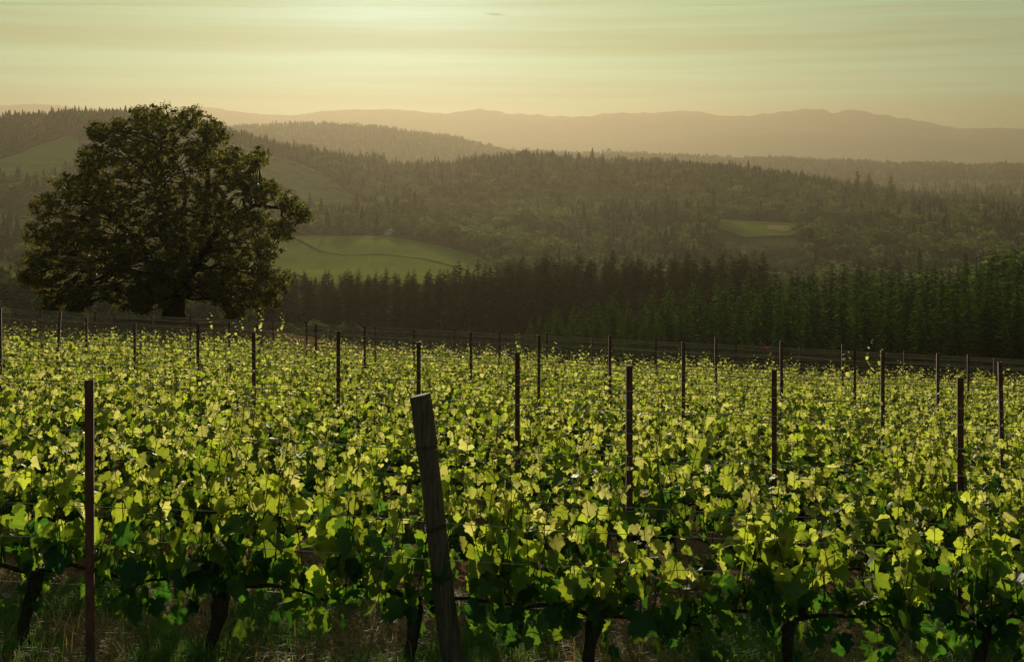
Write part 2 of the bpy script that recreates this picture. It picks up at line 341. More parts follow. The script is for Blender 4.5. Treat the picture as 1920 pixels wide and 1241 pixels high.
def field(name, mat, poly, lift=.6, n=46):
    """a cleared field laid over the terrain; poly in (azimuth pixel, distance)"""
    poly = np.array(poly, float); u = (poly[:, 0]-960)/2059; px = u*poly[:, 1]; py = poly[:, 1]
    # fan grid: boundary to centre
    m = 90; seg = np.linspace(0, len(poly), m, endpoint=False); k = seg.astype(int); f = seg-k; k2 = (k+1) % len(poly)
    bx = px[k]*(1-f)+px[k2]*f; by = py[k]*(1-f)+py[k2]*f
    for _ in range(3): bx = (np.roll(bx, 1)+bx+np.roll(bx, -1))/3; by = (np.roll(by, 1)+by+np.roll(by, -1))/3
    cx, cy_ = bx.mean(), by.mean(); s = np.linspace(0.02, 1, n)[:, None]
    X = cx+(bx-cx)*s; Y = cy_+(by-cy_)*s; Z = H(X, Y)+lift
    mb = MB(); i, j = np.meshgrid(np.arange(n-1), np.arange(m), indexing='ij'); j2 = (j+1) % m
    mb.add(np.stack([X, Y, Z], -1).reshape(-1, 3), None, np.stack([i*m+j, i*m+j2, (i+1)*m+j2, (i+1)*m+j], -1).reshape(-1, 4))
    mb.add([(cx, cy_, h1(cx, cy_)+lift)]); mb.t.append(np.stack([np.full(m, n*m), np.arange(m), (np.arange(m)+1) % m], -1))
    o = link(name, mb.mesh(name, True), mat); o['kind'] = 'structure'
    return np.stack([bx, by], -1)
FIELDS = []
FIELDS.append(field('field', M['field'], [(470, 500), (700, 500), (870, 540), (955, 640), (890, 735), (780, 790), (700, 805), (600, 800), (500, 780), (430, 740)]))
FIELDS.append(field('field', M['field'], [(1345, 905), (1400, 870), (1490, 890), (1497, 975), (1420, 1010), (1352, 985)]))
FIELDS.append(field('field', M['meadow'], [(-40, 1000), (60, 1020), (120, 1140), (160, 1250), (130, 1330), (60, 1260), (0, 1200), (-60, 1140)]))
FIELDS.append(field('field', M['rough'], [(400, 980), (540, 960), (660, 1000), (710, 1120), (600, 1330), (500, 1400), (440, 1440), (400, 1300)]))
FIELDS.append(field('field', M['field'], [(-60, 575), (30, 575), (60, 620), (10, 650), (-60, 640)]))
FIELDS.append(field('field', M['rough'], [(1400, 2350), (1600, 2100), (1900, 1950), (2200, 1950), (2200, 2900), (1900, 3100), (1650, 3000), (1450, 2800)]))  # pale field added to stand in for the band of mist between ridges
FIELDS.append(field('field', M['earth'], [(1438, 912), (1475, 905), (1484, 920), (1478, 942), (1440, 940)], .9))
def track(pts, wid):
    pts = np.array(pts, float); t = np.linspace(0, len(pts)-1, 60); k = np.minimum(t.astype(int), len(pts)-2); f = (t-k)[:, None]
    q = pts[k]*(1-f)+pts[k+1]*f; X = (q[:, 0]-960)/2059*q[:, 1]; Y = q[:, 1]
    for _ in range(4): X[1:-1] = (X[:-2]+X[1:-1]+X[2:])/3; Y[1:-1] = (Y[:-2]+Y[1:-1]+Y[2:])/3
    tg = np.gradient(np.stack([X, Y], -1), axis=0); tg /= np.linalg.norm(tg, axis=1, keepdims=True); nn = np.stack([-tg[:, 1], tg[:, 0]], -1)*wid/2
    mb = MB(); A = np.stack([X+nn[:, 0], Y+nn[:, 1]], -1); B = np.stack([X-nn[:, 0], Y-nn[:, 1]], -1)
    V = np.concatenate([np.column_stack([A, H(A[:, 0], A[:, 1])+.95]), np.column_stack([B, H(B[:, 0], B[:, 1])+.95])])
    i = np.arange(59); mb.add(V, None, np.stack([i, i+60, i+61, i+1], -1))
    o = link('path', mb.mesh('path', True), M['floor']); o['kind'] = 'structure'
track([(540, 770), (600, 700), (650, 690), (720, 700), (800, 690), (880, 650)], 2)
def inside(poly, X, Y):
    r = np.zeros(X.shape, bool); j = len(poly)-1
    for i in range(len(poly)):
        xi, yi = poly[i]; xj, yj = poly[j]
        c = ((yi > Y) != (yj > Y)) & (X < (xj-xi)*(Y-yi)/(yj-yi+1e-12)+xi); r ^= c; j = i
    return r

# ------------------------------------------------------------------ trees
def fir_template(k, whorls=26, per=7, r0=.17, base=.04, spr=8, droop=.35, open_=0., tw=.030):
    """crown of a conifer of height 1: whorls of boughs carrying needle sprays"""
    g = np.random.default_rng(100+k); mb = MB()
    V = []; rn = []; ag = []
    for i in range(whorls):
        t = i/(whorls-1); z = base+(1-base)*t**.92*.985; zs = (1-base)/whorls
        Rr = r0*((1-t)**.8)*(1-.35*open_*(1-t))+.006
        for _ in range(per if t < .9 else 4):
            if g.random() < open_*.35: continue
            z = base+(1-base)*t**.92*.985+zs*g.uniform(-.7, .7)*(t < .93); a = g.uniform(0, 6.283); ln = Rr*g.uniform(.5, 1.25); ca, sa = math.cos(a), math.sin(a)
            rise = (.35*t-.22+g.normal(0, .08)); r_ = g.random()
            ns = max(2, int(spr*ln/r0+1.5))
            for q in range(ns):
                s = (q+.5+g.uniform(-.3, .3))/ns; rr = ln*s
                zz = z+rise*rr-droop*rr*rr/(r0+.02)+g.normal(0, .004)
                wd = tw*(1.15-s*.6)*g.uniform(.6, 1.3)*(.45+.55*(1-t)+.1); L_ = tw*1.7*g.uniform(.7, 1.4)*(.4+.6*(1-t)+.1)
                side = g.uniform(-1, 1)*.9; c2, s2 = math.cos(a+side), math.sin(a+side)
                p = np.array((ca*rr, sa*rr, zz)); tip = p+np.array((c2*L_, s2*L_, -L_*g.uniform(-.25, .6)))
                b1 = p+np.array((-s2*wd*.5, c2*wd*.5, wd*g.uniform(-.4, .2))); b2 = p+np.array((s2*wd*.5, -c2*wd*.5, wd*g.uniform(-.4, .2)))
                V += [b1, b2, tip]; rn += [r_*.6+g.random()*.4]*3; ag += [min(1, max(0, s*.5+t*.5-.08+g.normal(0, .12)))]*3  # paler towards the top: sunlit treetops painted into the needle colour
    T = np.arange(len(V)).reshape(-1, 3); mb.add(V, T, rnd=rn, age=ag); return mb
def broad_template(k, n=1500, leaf=.05, rx=.36, top=1., bot=.22):
    g = np.random.default_rng(300+k); mb = MB()
    cl = []
    for i in range(26):
        d = g.normal(0, 1, 3); d /= np.linalg.norm(d); d[2] = d[2]*.85+.05
        cl.append((d*np.array((rx*.75, rx*.75, (top-bot)*.40))+np.array((0, 0, (top+bot)/2)), g.uniform(.10, .17), g.random()))
    V = []; rn = []; ag = []
    for i in range(n):
        c, r_, q = cl[g.integers(len(cl))]
        d = g.normal(0, 1, 3); d /= np.linalg.norm(d); p = c+d*r_*g.uniform(.6, 1.08)
        n_ = d+g.normal(0, .6, 3); n_ /= np.linalg.norm(n_); a = np.cross(n_, g.normal(0, 1, 3)); a /= np.linalg.norm(a); b_ = np.cross(n_, a)
        s = leaf*g.uniform(.6, 1.3)
        V += [p+a*s, p+b_*s*.6, p-a*s*.9-b_*s*.2]; rn += [q*.5+.5*g.random()]*3; ag += [g.random()*.6+.4*max(0, d[2])]*3  # paler towards the upper side of each clump
    mb.add(V, np.arange(len(V)).reshape(-1, 3), rnd=rn, age=ag); return mb
def trunk_mesh(name, h, r, mat, bend=0):
    mb = MB(); z = np.linspace(-.03, h, 7)
    mb.tube(np.column_stack([bend*np.sin(z*5)*.01, bend*np.cos(z*4)*.008, z]), r*(1-z*.85/h)+r*.04, 7)
    return mb.mesh(name, True)
protos = {}
def proto(kind, k):
    key = (kind, k)
    if key in protos: return protos[key]
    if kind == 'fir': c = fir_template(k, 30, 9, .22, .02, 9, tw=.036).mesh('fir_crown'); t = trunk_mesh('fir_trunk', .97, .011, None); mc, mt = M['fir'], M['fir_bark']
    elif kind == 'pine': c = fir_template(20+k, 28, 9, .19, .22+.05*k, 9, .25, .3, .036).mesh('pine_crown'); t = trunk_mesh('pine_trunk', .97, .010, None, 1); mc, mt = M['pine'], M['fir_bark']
    else: c = broad_template(k).mesh('broad_crown'); t = trunk_mesh('broad_trunk', .6, .022, None, 2); mc, mt = M['forest'], M['fir_bark']
    c.materials.append(mc); t.materials.append(mt); protos[key] = (c, t); return protos[key]
def tree(name, kind, k, x, y, hgt, label, cat, group, wid=1.0, rot=None):
    c, t = proto(kind, k); g = random.random()*6.28 if rot is None else rot
    e = link(name, None, loc=(x, y, h1(x, y)-.2), rot=(0, 0, g)); e.scale = (hgt*wid, hgt*wid, hgt); e.rotation_euler = (random.gauss(0, .022), random.gauss(0, .022), g)
    link('crown', c, parent=e); link('trunk', t, parent=e)
    tag(e, label, cat, group); return e
# young dense firs beyond the lower edge of the vineyard
tops = np.array([(940, 612), (1000, 592), (1060, 574), (1130, 556), (1200, 542), (1280, 530), (1360, 521), (1420, 512), (1500, 506), (1600, 500), (1700, 497), (1800, 482), (1920, 470), (2050, 462)], float)
ranks = [(136, 54), (147, 40), (159, 28), (172, 16), (187, 6), (203, 0), (220, -4)]
for ri, (Y, off) in enumerate(ranks):
    step = 2.75+ri*.2; x = -2.5+ri*1.3 + (0 if ri > 1 else 2)
    while x < Y*.56:
        px = 960+x/Y*2059; xx = x+random.uniform(-.9, .9); yy = Y+random.uniform(-4, 4)
        ty = np.interp(px, tops[:, 0], tops[:, 1])+off+random.gauss(0, 7)
        hgt = float(tan_of(ty))*yy-h1(xx, yy)
        if 965 < px and hgt > 3:
            tree('young_fir', 'fir', random.randrange(6), xx, yy, min(hgt, 28), 'dense dark green young fir in the close stand on the downhill side beyond the vineyard', 'fir tree', 'young firs in the close stand beyond the vineyard', random.uniform(.7, 1.25))
        x += step*random.uniform(.8, 1.25)
# taller pines with bare trunks
tops4 = np.array([(-60, 520), (100, 520), (300, 515), (540, 510), (620, 505), (700, 502), (800, 503), (870, 488), (960, 480), (1100, 478), (1250, 476), (1350, 474), (1440, 478), (1500, 482)], float)
for ri, (Y, off) in enumerate([(258, 36), (270, 26), (284, 18), (300, 10), (318, 4), (340, -2)]):
    x = Y*(-.235)
    while x < Y*.235:
        px = 960+x/Y*2059; xx = x+random.uniform(-1.2, 1.2); yy = Y+random.uniform(-7, 7)
        ty = np.interp(px, tops4[:, 0], tops4[:, 1])+off+random.gauss(0, 6)
        hgt = float(tan_of(ty))*yy-h1(xx, yy)
        if px < 1440 and not (px > 1150 and ri < 2) and hgt > 5:
            tree('tall_conifer', 'pine', random.randrange(5), xx, yy, min(hgt, 34), 'tall dark conifer with bare lower trunk in the wood between oak and firs', 'conifer', 'tall conifers in the dark wood behind the vineyard', random.uniform(.75, 1.3))
        x += random.uniform(3.3, 4.9)
for px, ty, Y, lab in [(1352, 462, 300, 'dark broad topped fir standing above the wood beside a pointed one'), (1410, 466, 300, 'dark pointed fir standing tallest above the wood beside a broad topped one')]:
    X = P(px, ty, Y).x; tree('tall_fir', 'fir', 2 if px < 1400 else 4, X, Y, float(tan_of(ty))*Y-h1(X, Y), lab, 'fir tree', None, 1.25)
# broadleaf trees and bushes low in the valley behind the oak
for i in range(26):
    px = random.choice([random.uniform(-60, 560), random.uniform(-60, 120), random.uniform(540, 660)]); Y = random.uniform(200, 300)
    ty = random.uniform(520, 585) if px < 500 else random.uniform(575, 600)
    X = (px-960)/2059*Y; hgt = max(4, float(tan_of(ty))*Y-h1(X, Y)-2)
    tree('broadleaf_tree', 'broad', random.randrange(4), X, Y, hgt, 'rounded green broadleaf tree low in the valley behind the large oak', 'tree', 'broadleaf trees behind the oak', random.uniform(.9, 1.3))
X = P(1915, 470, 240).x; tree('broadleaf_tree', 'broad', 1, X, 240, float(tan_of(466))*240-h1(X, 240), 'pale yellow green broadleaf tree rising behind the young firs', 'tree', None, 1.2)
# three single firs on the far hill's skyline
for px, ty, lab in [(1606, 313, 'slim fir standing up alone on the falling ridge line, farthest from the valley'), (1632, 320, 'small fir between two taller ones on the falling ridge line'), (1672, 322, 'broad fir at the low end of three on the falling ridge line')]:
    Y = 1290; X = P(px, ty, Y).x; tree('ridge_fir', 'fir', int(px) % 6, X, Y, float(tan_of(ty))*Y-h1(X, Y), lab, 'fir tree', None, 1.15)
# hillside woods: each wood reads as one mass
def lowfir(k):
    g = np.random.default_rng(500+k); V = []; T = []
    nt_ = 8
    for i in range(nt_):
        t = i/nt_; z0 = .05+.95*t; z1 = min(1, z0+.30); r_ = .15*(1-t)**.8*g.uniform(.8, 1.2)+.01
        m = 7; o = len(V); V.append((0, 0, z1)); a0 = g.uniform(0, 6)
        for q in range(m*2):
            a = a0+q*math.pi/m; rr = r_*(g.uniform(.85, 1.25) if q % 2 == 0 else .5); V.append((rr*math.cos(a), rr*math.sin(a), z0+g.uniform(-.03, .02)))
        for q in range(m*2): T.append((o, o+1+q, o+1+(q+1) % (m*2)))
    return np.array(V), np.array(T)
def lowbroad(k):
    b_ = broad_template(40+k, 110, .11); return np.vstack(b_.v), np.vstack(b_.t)
LOW = [lowfir(k) for k in range(5)]+[lowbroad(k) for k in range(5)]
def wood(name, X, Y, hg, con, label):
    mb = MB(); Z = H(X, Y)-.4; vi = np.where(con, rng.integers(0, 5, len(X)), 5+rng.integers(0, 5, len(X)))
    patch = .5+.5*np.clip(wob(X, Y, 170, 3)*.9, -1, 1)
    for k in range(10):
        s = np.where(vi == k)[0]
        if not len(s): continue
        V, T = LOW[k]; th = rng.uniform(0, 6.28, len(s)); wd = rng.uniform(.85, 1.3, len(s))*(1.0 if k < 5 else 1.1)
        c, sn = np.cos(th)[:, None], np.sin(th)[:, None]; hh = hg[s][:, None]
        VX = (V[:, 0]*c-V[:, 1]*sn)*hh*wd[:, None]+X[s][:, None]; VY = (V[:, 0]*sn+V[:, 1]*c)*hh*wd[:, None]+Y[s][:, None]; VZ = V[:, 2]*hh+Z[s][:, None]
        nv = len(V); TT = (T[None]+np.arange(len(s))[:, None, None]*nv).reshape(-1, 3)
        age = np.clip((.10 if k < 5 else .40)+.50*(patch[s]-.35)+rng.normal(0, .17, len(s)), 0, 1)
        mb.add(np.stack([VX, VY, VZ], -1).reshape(-1, 3), TT, age=np.repeat(age, nv), rnd=np.repeat(rng.random(len(s)), nv))
    o = link(name, mb.mesh(name), M['forest']); o['kind'] = 'stuff'; tag(o, label, 'woodland'); return o
def scatter(n, d0, d1, um=.60):
    d = np.sqrt(rng.uniform(d0**2, d1**2, n)); u = rng.uniform(-um, um, n); return u*d, d
X, Y = scatter(19000, 560, 1580); px = 960+X/Y*2059
keep = np.ones(len(X), bool)
for f_ in FIELDS: keep &= ~inside(f_, X, Y)
rough_ = inside(FIELDS[3], X, Y) & (rng.random(len(X)) < .10); keep |= rough_
keep &= ~((px > 1340) & (px < 1496) & (Y > 770) & (Y < 900)); keep &= ~((px > 600) & (px < 925) & (Y > 580) & (Y < 700))
keep &= ~((Y < 620) & (px > 470) & (px < 940))
for hx, hy in ((730, 812), (742, 1120), (1838, 770)): keep &= ~((np.abs(px-hx) < 11) & (Y > hy-55) & (Y < hy+8))
X, Y, px = X[keep], Y[keep], px[keep]
ridge = smooth(1250, 1450, Y); con = rng.random(len(X)) < (.14+.55*ridge+.25*np.clip(wob(X, Y, 300, 2), -.6, 1)); con |= (px < 420) & (rng.random(len(X)) < .4)
hg = np.where(con, rng.normal(16, 4, len(X)), rng.normal(12, 2.8, len(X))); hg = np.clip(hg, 6, 28)*(1-.15*ridge)
hg[inside(FIELDS[3], X, Y)] *= .35; lowf = (px > 1330) & (px < 1505) & (Y > 600) & (Y < 880); hg[lowf] = np.clip(hg[lowf]*.45, 3.5, 6); con[lowf] = False
wood('hillside_forest', X, Y, hg, con, 'mixed conifer and broadleaf forest covering the broad middle hill')
X, Y = scatter(3600, 285, 440, .5); px = 960+X/Y*2059; k_ = (px < 1500) & (px > -150)
X, Y = X[k_], Y[k_]; con = rng.random(len(X)) < .5; hg = np.clip(rng.normal(9, 2, len(X)), 4, 13); hg = np.where(px[k_] < 540, hg*1.35, hg)
wood('undergrowth', X, Y, hg, con, 'dark bushy undergrowth filling the wood between the conifer trunks')
X, Y = scatter(26000, 1600, 3850, .60); k_ = ~inside(FIELDS[5], X, Y) | (rng.random(len(X)) < .12); X, Y = X[k_], Y[k_]; con = rng.random(len(X)) < .85; hg = np.clip(rng.normal(19, 4.5, len(X)), 8, 32)
wood('distant_forest', X, Y, hg, con, 'hazy conifer forest on the farther wooded ridges')

# ------------------------------------------------------------------ small farm buildings
def house(px, Y, wd, dp, ht, roof_h, label, rot=0):
    X = (px-960)/2059*Y; e = link('farmhouse', None, loc=(X, Y, h1(X, Y)-.3), rot=(0, 0, rot)); tag(e, label, 'house')
    a = MB(); a.box((0, 0, ht/2), (wd, dp, ht)); link('wall', a.mesh('house_wall'), M['white'], e)
    rf = MB(); w2, d2 = wd/2+.6, dp/2+.6; z = ht+.003
    V = [(-w2, -d2, z), (w2, -d2, z), (w2, d2, z), (-w2, d2, z), (-w2, 0, z+roof_h), (w2, 0, z+roof_h)]
    rf.add(V, [(0, 4, 3), (1, 2, 5)], [(0, 1, 5, 4), (2, 3, 4, 5), (3, 2, 1, 0)]); link('roof', rf.mesh('house_roof'), M['roof'], e)
    for s in (-.28, .28):
        q = MB(); q.box((s*wd, -dp/2-.03, ht*.55), (wd*.16, .1, ht*.35)); link('window', q.mesh('house_window'), M['glass'], e)
    q = MB(); q.box((0, -dp/2-.03, 1.05), (1.1, .1, 2.1)); link('door', q.mesh('house_door'), M['vine_bark'], e)
house(742, 1120, 11, 9, 3.4, 2.4, 'small white farmhouse high on the sunlit wooded hillside')
house(730, 812, 7, 5, 3.6, 2.0, 'small pale hut at the upper edge of the green field', .3)
house(1838, 770, 8, 6, 5, 2, 'white farmhouse showing between fir tops below the dark hillside')

# ------------------------------------------------------------------ the oak
OY = 72.0; SC = OY/2059
def oak():
    base = P(326, 604, OY); bz = h1(base.x, OY)
    e = link('oak_tree', None, loc=(base.x, OY, bz)); tag(e, 'large spreading oak with a rounded crown beyond the vineyard', 'tree')
    def q(px, py, dy=0): p = P(px, py, OY+dy); return np.array((p.x-base.x, dy, p.z-bz))
    B = [(262,226,36),(310,219,33),(362,226,38),(400,248,34),(216,252,36),(186,246,20),(300,270,58),(380,290,50),(240,300,60),(438,302,36),(480,300,22),(172,302,34),(190,350,50),(130,350,38),(300,340,58),(390,350,55),(455,350,45),(500,362,32),(88,392,36),(150,410,50),(230,390,55),(310,400,58),(400,410,55),(470,420,42),(545,385,30),(565,402,20),(528,428,28),(64,440,26),(108,452,42),(180,460,46),(265,450,48),(350,455,48),(430,470,45),(492,468,38),(66,488,26),(118,500,36),(168,500,30),(76,532,24),(112,552,30),(150,548,26),(215,500,28),(258,530,28),(300,505,40),(300,550,28),(268,572,18),(400,512,30),(440,520,36),(492,518,36),(524,522,24),(424,555,26),(470,560,30),(508,556,22),(92,570,16),(140,574,14),(440,578,16),(212,548,26),(250,556,28),(386,548,26),(290,528,38),(352,522,34),(330,490,44),(235,470,44),(60,515,22)]
    g = np.random.default_rng(11); balls = []
    for x, y, r_ in B:
        fx = abs(x-312)/285; fy = abs(y-400)/215
        half = 8.6*math.sqrt(max(.03, 1-min(1, fx*fx*.85+max(0, (400-y)/215)**2*.8)))*(1 if y < 500 else .8)
        rm = r_*SC*.92; n_ = max(1, int(round(half*1.6/rm*.62)))
        for k in range(n_):
            dy = 0 if n_ == 1 else -half+2*half*(k+.5)/n_+g.normal(0, .4)
            balls.append((q(x, y, dy)+np.array((g.normal(0, .12), 0, g.normal(0, .12))), rm*g.uniform(.85, 1.05)))
    # limbs
    tb = MB(); limbs = []
    def limb(pts, r0, r1):
        pts = np.array(pts, float); t = np.linspace(0, len(pts)-1, (len(pts)-1)*5+1); k = np.minimum(t.astype(int), len(pts)-2); f = (t-k)[:, None]
        c = pts[k]*(1-f)+pts[k+1]*f
        c[1:-1] = (c[:-2]+c[1:-1]*2+c[2:])/4; c[1:-1] += g.normal(0, .05, c[1:-1].shape)
        rr = np.linspace(r0, r1, len(c)); tb.tube(c, rr, 8, jitter=.08); limbs.append((c, rr))
    tb.tube([(0, 0, -.5), (0, 0, .1), (.02, 0, .5), (.02, 0, 1.1), (0, 0, 1.9), (.0, 0, 2.6)], [1.05, .84, .72, .68, .72, .66], 14, jitter=.06)
    limb([q(322, 545, -.1), q(296, 505, -.6), q(262, 460, -1.2), (q(215, 410, -2)), q(160, 375, -2.6)], .42, .10)
    limb([q(320, 540, .3), q(285, 520, 1.2), q(215, 500, 2.2), q(150, 480, 2.6), q(100, 470, 2.8)], .36, .08)
    limb([q(326, 540), q(322, 470, .2), q(306, 390, .5), q(300, 300, .4), q(310, 240, .3)], .48, .08)
    limb([q(334, 550, -.2), q(360, 505, -.5), q(382, 470, -.9), q(420, 420, -1.2), q(470, 385, -1.5), q(530, 390, -1.4)], .44, .08)
    limb([q(332, 545, .2), q(372, 480, .8), q(388, 400, 1.4), q(392, 320, 1.6), q(380, 250, 1.2)], .40, .07)
    limb([q(338, 555, .2), q(390, 530, 1.5), q(440, 505, 2.6), q(490, 500, 3)], .30, .07)
    limb([q(326, 540, -.3), q(320, 480, -2), q(300, 410, -4.5), q(290, 350, -6)], .38, .07)
    limb([q(326, 540, .3), q(335, 480, 2), q(345, 400, 4.5), q(350, 340, 6)], .38, .07)
    limb([q(322, 540, -.3), q(275, 490, -2.5), q(220, 440, -4.8)], .30, .07)
    limb([q(330, 540, .3), q(400, 470, 3.2), q(445, 420, 5)], .30, .07)
    AP = np.vstack([c for c, r_ in limbs]); AR = np.concatenate([r_ for c, r_ in limbs])
    for c, r_ in balls:
        d = np.linalg.norm(AP-c, axis=1)+np.maximum(0, AP[:, 2]-c[2])*1.2; i = int(np.argmin(d)); s = AP[i]
        t = np.linspace(0, 1, 6)[:, None]; mid = (s+c)/2+np.array((0, 0, .25*np.linalg.norm(c-s)))*.5
        pth = (1-t)**2*s+2*t*(1-t)*mid+t*t*c; pth[1:-1] += g.normal(0, .10, (4, 3))
        tb.tube(pth, np.linspace(min(.10, AR[i]*.6), .02, 6), 5, False)
        for _ in range(4):
            d_ = g.normal(0, 1, 3); d_ /= np.linalg.norm(d_); tb.tube([pth[4], (pth[4]+c+d_*r_*.5)/2+g.normal(0, .06, 3), c+d_*r_*.85], [.03, .02, .01], 4, False)
    link('trunk', tb.mesh('oak_trunk', True), M['oak_bark'], e)
    # leaves in small sprays
    Vs = []; rn = []; ag = []
    for c, r_ in balls:
        nsub = max(6, int(15*(r_/1.3)**2))
        for _ in range(nsub):
            d = g.normal(0, 1, 3); d /= np.linalg.norm(d); sc_ = c+d*r_*g.uniform(.45, 1.0)*np.array((1, 1, .9)); rs = g.uniform(.18, .42); tone = g.random()
            nl = int(g.integers(26, 52)); D = g.normal(0, 1, (nl, 3)); D /= np.linalg.norm(D, axis=1, keepdims=True)
            p = sc_+D*rs*g.uniform(.2, 1.1, (nl, 1))*np.array((1.2, 1.2, .8)); nr = D+g.normal(0, .6, (nl, 3))+np.array((0, 0, .5)); nr /= np.linalg.norm(nr, axis=1, keepdims=True)
            a = np.cross(nr, g.normal(0, 1, (nl, 3))); a /= np.linalg.norm(a, axis=1, keepdims=True); b_ = np.cross(nr, a); s = g.uniform(.055, .125, (nl, 1))
            Vs.append(np.stack([p-a*s, p+b_*s*.55, p+a*s, p-b_*s*.55], 1).reshape(-1, 3))
            rn.append(np.repeat(tone*.5+.5*g.random(nl), 4)); ag.append(np.repeat(g.random(nl), 4))
    V = np.vstack(Vs); cm = MB(); cm.add(V, None, np.arange(len(V)).reshape(-1, 4), rnd=np.concatenate(rn), age=np.concatenate(ag))
    link('crown', cm.mesh('oak_crown'), M['oak'], e)
oak()

# ------------------------------------------------------------------ grapevines
half = [(0, .13), (.09, .03), (.20, -.05), (.32, -.03), (.40, .06), (.44, .13), (.52, .15), (.60, .23), (.55, .29), (.56, .35), (.46, .40), (.42, .45), (.50, .50), (.52, .57), (.58, .63), (.50, .68), (.47, .74), (.38, .73), (.32, .77), (.26, .74), (.24, .82), (.17, .86), (.14, .94), (.06, .97), (0, 1.04)]
outl = half+[(-x, y) for x, y in half[-2:0:-1]]
LT = np.array([(0, .42, 0)]+[(x, y, 0) for x, y in outl]); nO = len(outl)
LF = np.array([(0, 1+i, 1+(i+1) % nO) for i in range(nO)])
half2 = [(0, .12), (.22, -.04), (.44, .12), (.60, .25), (.44, .42), (.57, .64), (.36, .74), (.16, .90), (0, 1.02)]
outl2 = half2+[(-x, y) for x, y in half2[-2:0:-1]]
LT2 = np.array([(0, .42, 0)]+[(x, y, 0) for x, y in outl2]); LF2 = np.array([(0, 1+i, 1+(i+1) % len(outl2)) for i in range(len(outl2))])
def leaves(mb, base, tip, nrm, size, age, rnd, g, hi=True):
    """grape leaves: base points, tip directions, upper-face normals"""
    T, Fc = (LT, LF) if hi else (LT2, LF2); n = len(base); nv = len(T)
    tip = tip/np.linalg.norm(tip, axis=1, keepdims=True); nrm = nrm-tip*np.sum(nrm*tip, 1, keepdims=True); nrm /= np.linalg.norm(nrm, axis=1, keepdims=True)+1e-9
    side = np.cross(tip, nrm)
    x, y = T[:, 0][None], T[:, 1][None]
    fold = g.uniform(-.15, .95, (n, 1)); drp = g.uniform(-.1, .8, (n, 1)); tw_ = g.normal(0, .22, (n, 1)); wv = g.uniform(0, .07, (n, 1)); ph = g.uniform(0, 6.28, (n, 1))
    ang = np.arctan2(x, y-.42)
    z = fold*np.abs(x)*.7-drp*(y-.1)**2*.75+tw_*x*y+wv*np.sin(ang*5+ph)*np.minimum(1, 2*np.hypot(x, y-.42))
    xs = x*(1-.25*np.abs(fold))*g.uniform(.85, 1.12, (n, 1))
    V = base[:, None]+size[:, None, None]*(xs[..., None]*side[:, None]+np.broadcast_to(y, xs.shape)[..., None]*tip[:, None]+z[..., None]*nrm[:, None])
    TT = (Fc[None]+np.arange(n)[:, None, None]*nv).reshape(-1, 3)
    mb.add(V.reshape(-1, 3), TT, age=np.repeat(age, nv), rnd=np.repeat(rnd, nv), lx=np.tile(T[:, 0], n), ly=np.tile(T[:, 1], n))
